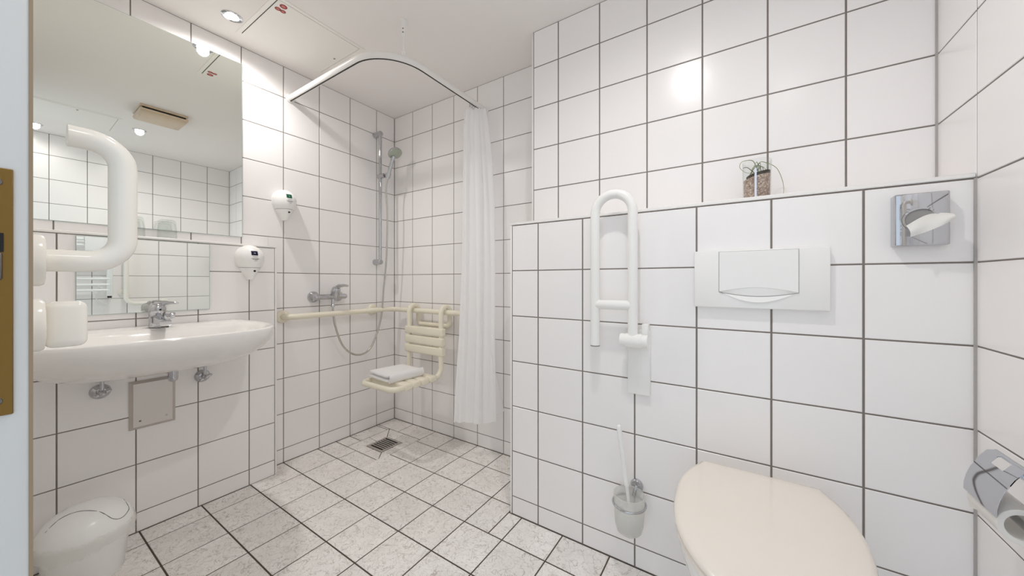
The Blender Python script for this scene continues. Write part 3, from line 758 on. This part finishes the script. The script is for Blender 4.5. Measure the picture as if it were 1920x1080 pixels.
build('holder', tube(nb(), [hb+hd*.012, hb+hd*.046], .0165, 18), 'chrome', t)
ht = hb+hd*.165
hs = build('hand_shower_handle', tube(nb(), [hb, hb+hd*.05, hb+hd*.11, ht], [.0095, .0115, .0125, .0145], 18), 'chrome', t)
fd = Vector((.50, .02, -.86)).normalized()
hc = ht+Vector((.018, 0, .016))
build('shower_head', lathe(nb(), [(.012, -.034), (.030, -.026), (.045, -.012), (.0485, -.002), (.0475, .003)], hc, fd, 32), 'chrome', t)
build('spray_face', lathe(nb(), [(.0470, .0025), (.0455, .0055), (.030, .007), (.003, .0075)], hc, fd, 32), 'showerface', t, label='grey green spray face')
MYc, MZc = 1.187, .937
mx = XL+.062
hp = spline([hb, hb-hd*.03+Vector((0, 0, -.05)), (BXs+.062, BYs+.012, 1.50), (BXs+.045, BYs+.018, 1.20), (BXs+.022, BYs+.012, .98), (BXs+.02, BYs-.010, .77), (BXs+.018, BYs-.085, .585), (BXs+.014, 1.345, .548), (BXs+.012, 1.252, .615), (mx+.004, 1.200, .752), (mx, MYc+.001, .862), (mx, MYc, .905)], 9)
build('hose', tube(nb(), hp, .0060, 12), 'hose', t, label='silver metal shower hose')
t = thing('shower_mixer', (XL, MYc, MZc), 'chrome single-lever shower mixer above grab bar', 'mixer')
for yy in (1.100, 1.252):
    build('rosette', lathe(nb(), [(.034, -.001), (.034, .006), (.028, .018), (.020, .024), (.015, .040), (.015, .062)], (XL, yy, MZc), (1, 0, 0), 28), 'chrome', t)
build('body', tube(nb(), [(mx, 1.088, MZc), (mx, 1.262, MZc)], [.0165, .0165], 20, True, True), 'chrome', t)
build('cartridge', lathe(nb(), [(.026, -.012), (.027, .0), (.0265, .022), (.025, .040), (.019, .048), (.004, .050)], (mx+.002, MYc+.012, MZc+.012), (.45, 0, 1), 26), 'chrome', t)
build('lever', tube(nb(), [(mx+.018, MYc+.008, MZc+.050), (mx+.042, MYc+.016, MZc+.066), (mx+.075, MYc+.028, MZc+.070), (mx+.10, MYc+.036, MZc+.068)], [.015, .012, .008, .0065], 14, True, True), 'chrome', t)
build('indicator_dot', lathe(nb(), [(.0036, 0), (.0036, .0015)], (mx+.030, MYc+.020, MZc+.036), (.9, .2, .3), 12), 'black', t)
build('hose_outlet', lathe(nb(), [(.011, 0), (.011, .012), (.0095, .014), (.0088, .055)], (mx, MYc, .8730), (0, 0, 1), 18), 'chrome', t)

# floor drain grate
t = thing('drain_grate', ((GX0+GX1)/2, (GY0+GY1)/2, -.0078), 'square slotted metal drain grate in the shower floor', 'drain')
bm = nb(); zt = -.0040; w = .016
for d in ((GX0, GX1, GY0, GY0+w), (GX0, GX1, GY1-w, GY1), (GX0, GX0+w, GY0+w, GY1-w), (GX1-w, GX1, GY0+w, GY1-w)): box(bm, *d, -.0078, zt)
build('frame', bm, 'steel', t, False)
bx('sump', (GX0+.002, GX1-.002, GY0+.002, GY1-.002, -.0078, -.0070), 'black', t, smooth=False)
n = 7; span = (GY1-GY0-2*w); pt = span/(n+.0)
for i in range(n-1):
    y = GY0+w+pt*(i+1)
    bx('slat', (GX0+w-.001, GX1-w+.001, y-.0040, y+.0040, -.0072, zt), 'steel', t, smooth=False)

# ------------------------------------------------------------------ fold-up support rail beside the toilet
GYr = YP-.056
t = thing('support_rail', (-.305, YP, .63), 'white folded-up support rail on the toilet ledge wall', 'support rail')
rp = fillet([(-.4445, GYr, .7975), (-.4445, GYr, 1.345), (-.309, GYr, 1.345), (-.309, GYr, .835)], .0677, 12)
build('rail', tube(nb(), rp, .0168, 20), 'nylonw', t)
build('cross_bar', tube(nb(), [(-.436, GYr, .949), (-.318, GYr, .949)], .0172, 18, True, True), 'nylonw', t)
build('rail_end', lathe(nb(), [(.0172, 0), (.0172, .004), (.014, .0045)], (-.4445, GYr, .7995), (0, 0, -1), 20), 'plasticd', t)
build('hinge', tube(nb(), [(-.350, GYr, .828), (-.258, GYr, .828)], .0225, 22, True, False), 'nylonw', t)
build('hinge_collar', tube(nb(), [(-.331, GYr, .828), (-.277, GYr, .828)], .0245, 22, True, False), 'nylonw', t)
bm = nb()
poly = [(-.340, YP-.014, .628), (-.258, YP-.014, .634), (-.262, YP-.014, .884), (-.286, YP-.014, .884), (-.300, YP-.014, .862), (-.336, YP-.014, .856)]
poly = [(-.338, YP-.014, .630), (-.260, YP-.014, .630), (-.260, YP-.014, .884), (-.338, YP-.014, .884)]
bm = box(bm, -.338, -.260, YP-.016, YP+.001, .630, .862, .004, 2)
build('mounting_plate', bm, 'nylonw', t)
bx('hinge_block', (-.322, -.276, GYr-.004, YP-.010, .806, .850), 'nylonw', t, .006)
bx('latch_tab', (-.284, -.262, YP-.040, YP-.004, .842, .885), 'nylonw', t, .004)

# flush plate
t = thing('flush_plate', (.046, YP, .951), 'white rectangular flush plate above the toilet', 'flush plate')
X0, X1, Z0, Z1, YF = -.1215, .2135, .951, 1.1300, YP-.020
bx('plate', (X0, X1, YF, YP+.001, Z0, Z1), 'plastic', t, .0035, 2)
bpoly = [(-.051, 1.1255), (.144, 1.1255)]; lo = []
nq = 14
for i in range(nq+1):
    s = i/nq; lo.append((.144-.195*s, 1.0005-.0125*math.sin(PI*s)))
poly = bpoly+lo
def pol(ins, y):
    cx_, cz_ = .0465, 1.06
    return [Vector((cx_+(x-cx_)*(1-ins), y, cz_+(z-cz_)*(1-ins))) for x, z in poly]
build('button_gap', loft(nb(), [pol(-.016, YF+.001), pol(-.016, YF-.0006)]), 'plasticd', t, False)
arcA = [(.144-.195*i/nq, 1.0015+.0135*math.sin(PI*i/nq)) for i in range(nq+1)]
arcB = [(.144-.195*i/nq, 1.0005-.0115*math.sin(PI*i/nq)) for i in range(nq+1)]
bp2 = bpoly+arcA
def pol2(ins, y): return [Vector((.0465+(x-.0465)*(1-ins), y, 1.07+(z-1.07)*(1-ins))) for x, z in bp2]
bt = build('button', loft(nb(), [pol2(0, YF+.001), pol2(0, YF-.0052), pol2(.006, YF-.0060)]), 'plastic', t, angle=30)
build('finger_slope', loft(nb(), [[Vector((x, YF-.0054, z)) for x, z in arcA], [Vector((x, YF-.0009, z)) for x, z in arcB]], False, False, False), 'plastic', bt)
arcC = [(.140-.187*i/nq, .9990-.0290*math.sin(PI*i/nq)) for i in range(nq+1)]
arcB2 = [(x, z-.0012) for x, z in arcB]
build('finger_lip', loft(nb(), [[Vector((x, YF-.0004, z)) for x, z in arcB2], [Vector((x, YF-.0042*math.sin(PI*i/nq)-.0004, z)) for i, (x, z) in enumerate(arcC)], [Vector((x, YF+.0004, z-.0008)) for x, z in arcC]], False, False, False), 'plastic', t, angle=30)

# tissue dispenser
t = thing('tissue_dispenser', (.378, YP, 1.123), 'square chrome tissue dispenser with tissue hanging out', 'tissue dispenser')
yf = YP-.030
bx('housing', (.3335, .427, yf, YP+.001, 1.122, 1.2525), 'chrome', t, .004, 3)
TXc, TZc = .3785, 1.186
def el(rx, rz, y, n=36): return [Vector((TXc+rx*math.cos(2*PI*k/n), y, TZc+rz*math.sin(2*PI*k/n))) for k in range(n)]
build('opening_rim', loft(nb(), [el(.0335, .0305, yf-.0002), el(.0330, .030, yf-.0030), el(.0285, .0255, yf-.0034), el(.0262, .0232, yf-.0002)], False, False), 'chrome', t)
build('opening', loft(nb(), [el(.0268, .0238, yf+.001), el(.0268, .0238, yf-.0007)]), 'plasticd', t)
ts = []
for j in range(9):
    f = j/8; row = []
    for i in range(15):
        s = i/14
        x = .352+.075*s+.003*f*(1-s)
        ztop = 1.182-.006*(1-s)+.016*math.sin(PI*s*.9)+.008*s-.004*(1-s)
        zbot = 1.1545-.012*(1-s)**2+.026*s*s
        z = ztop+(zbot-ztop)*f
        y = yf-.004-.020*math.sin(PI*min(1, f*1.05)*.62)*(.6+.4*math.sin(2.6*s+.5))-.004*math.sin(7*s+3*f)-.010*f*(s > .5)*(s-.5)
        row.append(Vector((x, y, z)))
    ts.append(row)
build('tissue', loft(nb(), ts, False, False, False), 'paper', t, angle=180, label='white tissue')

# ------------------------------------------------------------------ toilet
TXm = .046
toilet = thing('toilet', (TXm, YP, .10), 'wall-hung toilet with closed cream lid below flush plate', 'toilet')
YBk, YFr = 1.222, .716
def seat_outline(grow=0.0, n=18, back=YBk):
    L = back-YFr
    prof = [(0.0, .142), (.05, .152), (.12, .168), (.22, .182), (.34, .188), (.46, .187), (.58, .180), (.70, .164), (.81, .137), (.90, .101), (.96, .062), (.99, .030), (1.0, 0)]
    sp2 = spline([Vector((TXm+w+ (grow if w > 0 else 0), back-L*s-(grow*s), 0)) for s, w in prof], 3)
    right = [(p.x, p.y) for p in sp2]; left = [(2*TXm-x, y) for x, y in right[::-1][1:]]
    return right+left
def oring(grow, z, sc=1.0, yo=0, cy=1.0):
    return [Vector((TXm+(x-TXm)*sc, cy+(y-cy)*sc+yo, z)) for x, y in seat_outline(grow)]
LZ = .462
rings = [oring(-.004, LZ-.006), oring(0, LZ-.002), oring(.001, LZ+.004), oring(-.003, LZ+.011)]
for k, dz in ((.94, .0142), (.84, .0165), (.66, .0185), (.42, .0198), (.18, .0203), (.04, .0204)): rings.append(oring(0, LZ+dz, k))
build('lid', loft(nb(), rings), 'lid', toilet, angle=60, label='closed cream plastic lid')
rings = [oring(-.008, LZ-.024), oring(-.002, LZ-.020), oring(-.002, LZ-.010), oring(-.006, LZ-.007)]
build('seat', loft(nb(), rings), 'lid', toilet, angle=60)
rings = []
for z, sc, yo in ((.110, .44, .090), (.125, .52, .082), (.170, .62, .066), (.230, .72, .048), (.300, .82, .030), (.360, .90, .014), (.405, .95, .004), (.428, .965, 0), (.436, .955, 0)):
    rg = []
    for x, y in seat_outline(0):
        q = Vector((TXm+(x-TXm)*sc, 1.0+(y-1.0)*sc+yo, z))
        if y > YBk-.06: q.y = YP+.0005 ; q.x = TXm+(x-TXm)*(.92 if z > .2 else .85)*sc
        rg.append(q)
    rings.append(rg)
build('bowl', loft(nb(), rings), 'ceramic', toilet, angle=60)
for sx in (-.075, .075):
    build('hinge', tube(nb(), [(TXm+sx-.022, YBk+.010, LZ-.016), (TXm+sx+.022, YBk+.010, LZ-.016)], .0105, 14, True, True), 'lid', toilet)

# toilet brush set
BQ = Vector((-.318, YP-.068, 0))
t = thing('toilet_brush_set', (BQ.x, BQ.y, .165), 'frosted glass toilet brush holder with white brush left of the toilet', 'toilet brush')
build('wall_rosette', lathe(nb(), [(.022, -.001), (.022, .006), (.018, .011), (.003, .012)], (BQ.x+.010, YP, .300), (0, -1, 0), 24), 'chrome', t)
build('bracket', tube(nb(), [(BQ.x+.010, YP-.008, .300), (BQ.x+.006, YP-.020, .285), (BQ.x+.003, YP-.016, .268)], .006, 10), 'chrome', t)
build('ring', tube(nb(), [(BQ.x+.0545*math.cos(a), BQ.y+.0545*math.sin(a), .268) for a in [2*PI*k/40 for k in range(41)]], .0035, 10), 'chrome', t)
prof = [(.003, .163), (.028, .165), (.041, .176), (.047, .198), (.050, .24), (.0525, .300), (.0505, .300), (.048, .24), (.045, .2), (.039, .180), (.026, .169), (.003, .168)]
build('cup', lathe(nb(), prof, (BQ.x, BQ.y, 0), (0, 0, 1), 40, False), 'frost', t, label='frosted glass cup')
b0, b1 = Vector((BQ.x+.002, BQ.y, .245)), Vector((BQ.x-.032, BQ.y-.012, .528))
d = b1-b0
build('brush_handle', tube(nb(), [b0, b0+d*.20, b0+d*.28, b0+d*.30, b0+d*.33, b0+d*.6, b0+d*.97, b1], [.0055, .0055, .006, .0085, .0065, .0078, .0085, .0075], 16, True, True), 'plastic', t)
bm = nb(); rings = []
for i in range(22):
    zz = .178+.07*i/21; rr = .030*math.sin(PI*min(1, .25+.75*i/21))**.5+(.004 if i % 2 else -.002)
    rings.append([(BQ.x+rr*math.cos(2*PI*k/24)*(1+.08*(k % 2)), BQ.y+rr*math.sin(2*PI*k/24)*(1+.08*(k % 2)), zz) for k in range(24)])
build('bristles', loft(bm, rings), 'plastic', t)

# plant in a glass on ledge
GX_, GYp = .0505, 1.372
gz = ZPL+.0062
t = thing('air_plant_glass', (GX_, GYp, gz), 'small glass of brown granulate with thin green tendrils on ledge', 'plant')
build('glass_pot', lathe(nb(), [(.003, 0), (.034, .0), (.0375, .004), (.0400, .140), (.0388, .140), (.0362, .008), (.033, .0055), (.003, .0055)], (GX_, GYp, gz), (0, 0, 1), 36, False), 'glass', t)
bm = nb(); rings = []
for r, z, tl in ((.0325, .0075, 0), (.0348, .010, 0), (.0362, .075, .1), (.0366, .086, .22), (.020, .089, .22), (.003, .090, .22)):
    rings.append([(GX_+r*math.cos(2*PI*k/28), GYp+r*math.sin(2*PI*k/28), gz+z+tl*r*math.cos(2*PI*k/28)) for k in range(28)])
build('granulate', loft(bm, rings), 'gravel', t, angle=60, label='brown granulate')
rings = [[(GX_+.004+r*math.cos(2*PI*k/24), GYp+r*math.sin(2*PI*k/24), gz+z+.22*r*math.cos(2*PI*k/24)) for k in range(24)] for r, z in ((.0320, .084), (.0325, .098), (.018, .101), (.003, .102))]
build('soil', loft(nb(), rings), 'soil', t)
vd = Vector((-GX_, -GYp, 0)).normalized(); sd = Vector((-vd.y, vd.x, 0))
pc = Vector((GX_, GYp, 0))+vd*.0412-sd*.003
build('band', loft(nb(), [[pc+sd*(.0028*a)+vd*(.0006*b)+Vector((0, 0, gz+z)) for a, b in ((-1, -1), (1, -1), (1, 1), (-1, 1))] for z in (.002, .107)]), 'band', t, False, label='pale upright band')  # narrow pale upright band on the near side of the glass
cR, cF = Vector((.8428, .5382, 0)), Vector((-.5382, .8428, 0))
def P3(r, z, f=0.0): return Vector((GX_, GYp, gz+z))+cR*r+cF*f
stems = [([P3(-.004, .10), P3(.008, .135), P3(.035, .138, .006), P3(.072, .122, .01), P3(.092, .085, .012), P3(.096, .052, .010), P3(.091, .030, .006)], 'stem'),
 ([P3(.006, .10), P3(-.004, .128), P3(-.020, .142, -.004), P3(-.045, .140, .004), P3(-.048, .124, .012), P3(-.030, .108, .012), P3(-.012, .100)], 'stem'),
 ([P3(-.030, .080), P3(-.022, .105, -.01), P3(-.004, .125, -.01), P3(.012, .133), P3(.016, .112, .01)], 'darkstem'),
 ([P3(-.010, .100), P3(.000, .115, -.012), P3(.014, .118, -.008), P3(.020, .100)], 'darkstem'),
 ([P3(.014, .098), P3(.017, .118, .006), P3(.012, .135, .010)], 'darkstem'),
 ([P3(-.016, .098), P3(-.006, .120, .012), P3(.010, .131, .012), P3(.026, .118), P3(.030, .098)], 'stem'),
 ([P3(-.004, .099), P3(-.024, .120, .006), P3(-.038, .121, .004), P3(-.044, .116, 0)], 'darkstem'),
 ([P3(.004, .099), P3(.006, .122), P3(-.002, .136, -.004), P3(-.010, .130, -.008), P3(-.020, .112, -.012)], 'stem')]
for p, m_ in stems:
    q = spline(p, 7); build('tendril', tube(nb(), q, [.0013-.0007*i/len(q) for i in range(len(q))], 6), m_, t)

# toilet paper holder on the right wall
t = thing('paper_holder', (XR, 1.04, .60), 'chrome paper roll holder with curved cover on right wall', 'paper holder')
Ya, Yb_ = .984, 1.090
pc_ = (.4225, .606)
build('wall_rosette', lathe(nb(), [(.022, -.001), (.022, .005), (.017, .009), (.004, .010)], (XR, 1.020, .690), (-1, 0, 0), 24), 'chrome', t)
build('arm', tube(nb(), fillet([(XR-.004, 1.020, .690), (.4240, 1.020, .690), (.4240, .958, .690), (.4225, .958, .606), (.4225, 1.080, .606)], [.010, .012, .012], 5), .0062, 14), 'chrome', t)
sec = [(.4300, .6985), (.4205, .6968), (.4115, .6835), (.4055, .6708), (.3985, .656), (.3935, .640), (.3905, .624), (.3900, .610)]
bm = nb()
path = [(x, Ya, z) for x, z in sec]
# cover with a notch at the hinge: two side lugs plus the main curved sheet
build('cover', band(nb(), path[2:], (0, Yb_-Ya, 0), .0014), 'chrome', t, angle=60)
build('cover_lug', band(nb(), path[:4], (0, .034, 0), .0014), 'chrome', t, angle=60)
build('cover_lug', band(nb(), [(x, Yb_-.034, z) for x, z in sec[:4]], (0, .034, 0), .0014), 'chrome', t, angle=60)
build('hinge_pin', tube(nb(), [(.4300, Ya+.006, .697), (.4300, Yb_-.004, .697)], .0045, 12), 'chrome', t)
rollt = thing('paper_roll', (pc_[0], 1.04, .575), 'nearly used white toilet paper roll on the chrome holder', 'paper roll')
ry0, ry1 = Ya+.004, Yb_-.006
build('roll', lathe(nb(), [(.0225, 0), (.0225, .096), (.0300, .096), (.0310, .095), (.0310, .001), (.0300, 0), (.0225, 0)], (pc_[0], ry0, .6000), (0, 1, 0), 44, False), 'paper', rollt)
rows = []
for i, (x, z) in enumerate(((.3935, .606), (.3925, .598), (.3930, .588), (.3945, .576))):
    rows.append([Vector((x, 1.006+.076*k/6, z+.028*(1-k/6)*(i/3))) for k in range(7)])
build('loose_sheet', loft(nb(), rows, False, False, False), 'paper', rollt, angle=180)

# ------------------------------------------------------------------ right wall things that the mirrors show
t = thing('towel_radiator', (XR, .32, .90), 'white tubular towel radiator on right wall, seen in low mirror', 'radiator')
for y in (.075, .560):
    bx('post', (.383, .418, y-.017, y+.017, .905, 1.47), 'radiator', t, .006, 2)
for z in (.955, 1.002, 1.052, 1.14, 1.19, 1.24, 1.33, 1.38, 1.43):
    build('tube', tube(nb(), [(.392, .075, z), (.392, .560, z)], .0105, 12), 'radiator', t)
for y in (.12, .515):
    for z in (.98, 1.40): build('bracket', tube(nb(), [(.392, y, z), (XR+.001, y, z)], .009, 10), 'radiator', t)
bx('heater_cap', (.388, .413, .548, .572, .888, .906), 'dark', t, .003)
tw2 = thing('radiator_towel', (.385, .48, 1.26), 'white towel hung over the top of the towel radiator', 'towel')
pth = [(.412, .425, 1.30), (.412, .425, 1.40), (.410, .425, 1.437), (.400, .425, 1.4515), (.386, .425, 1.4515), (.3745, .425, 1.44), (.3715, .425, 1.40), (.3715, .425, 1.285)]
build('cloth', band(nb(), pth, (0, .152, 0), .008), 'towel', tw2, angle=70)
cab = spline([(.402, .470, .958), (.41, .478, .915), (.44, .502, .862), (.455, .535, .832), (.45, .560, .845), (.42, .566, .875), (.401, .562, .892)], 7)
build('radiator_cable', tube(nb(), cab, .0035, 8), 'trim', None, label='looped white cable below the towel radiator', cat='cable')
t = thing('wall_grab_bar', (XR, .66, .83), 'white angled grab bar on right wall, seen in low mirror', 'grab bar')
gx = XR-.068
build('bar', tube(nb(), fillet([(XR, .655, 1.44), (gx, .655, 1.44), (gx, .655, .8315), (gx, .905, .8315), (XR, .905, .8315)], [.03, .06, .03], 8), .0165, 18), 'nylon', t)
flange(t, (XR, .655, 1.44), (-1, 0, 0), 'nylon'); flange(t, (XR, .905, .8315), (-1, 0, 0), 'nylon')
flange(t, (XR, .655, .925), (-1, 0, 0), 'nylon'); build('support', tube(nb(), [(XR, .655, .925), (gx, .655, .925)], .0125, 14), 'nylon', t)
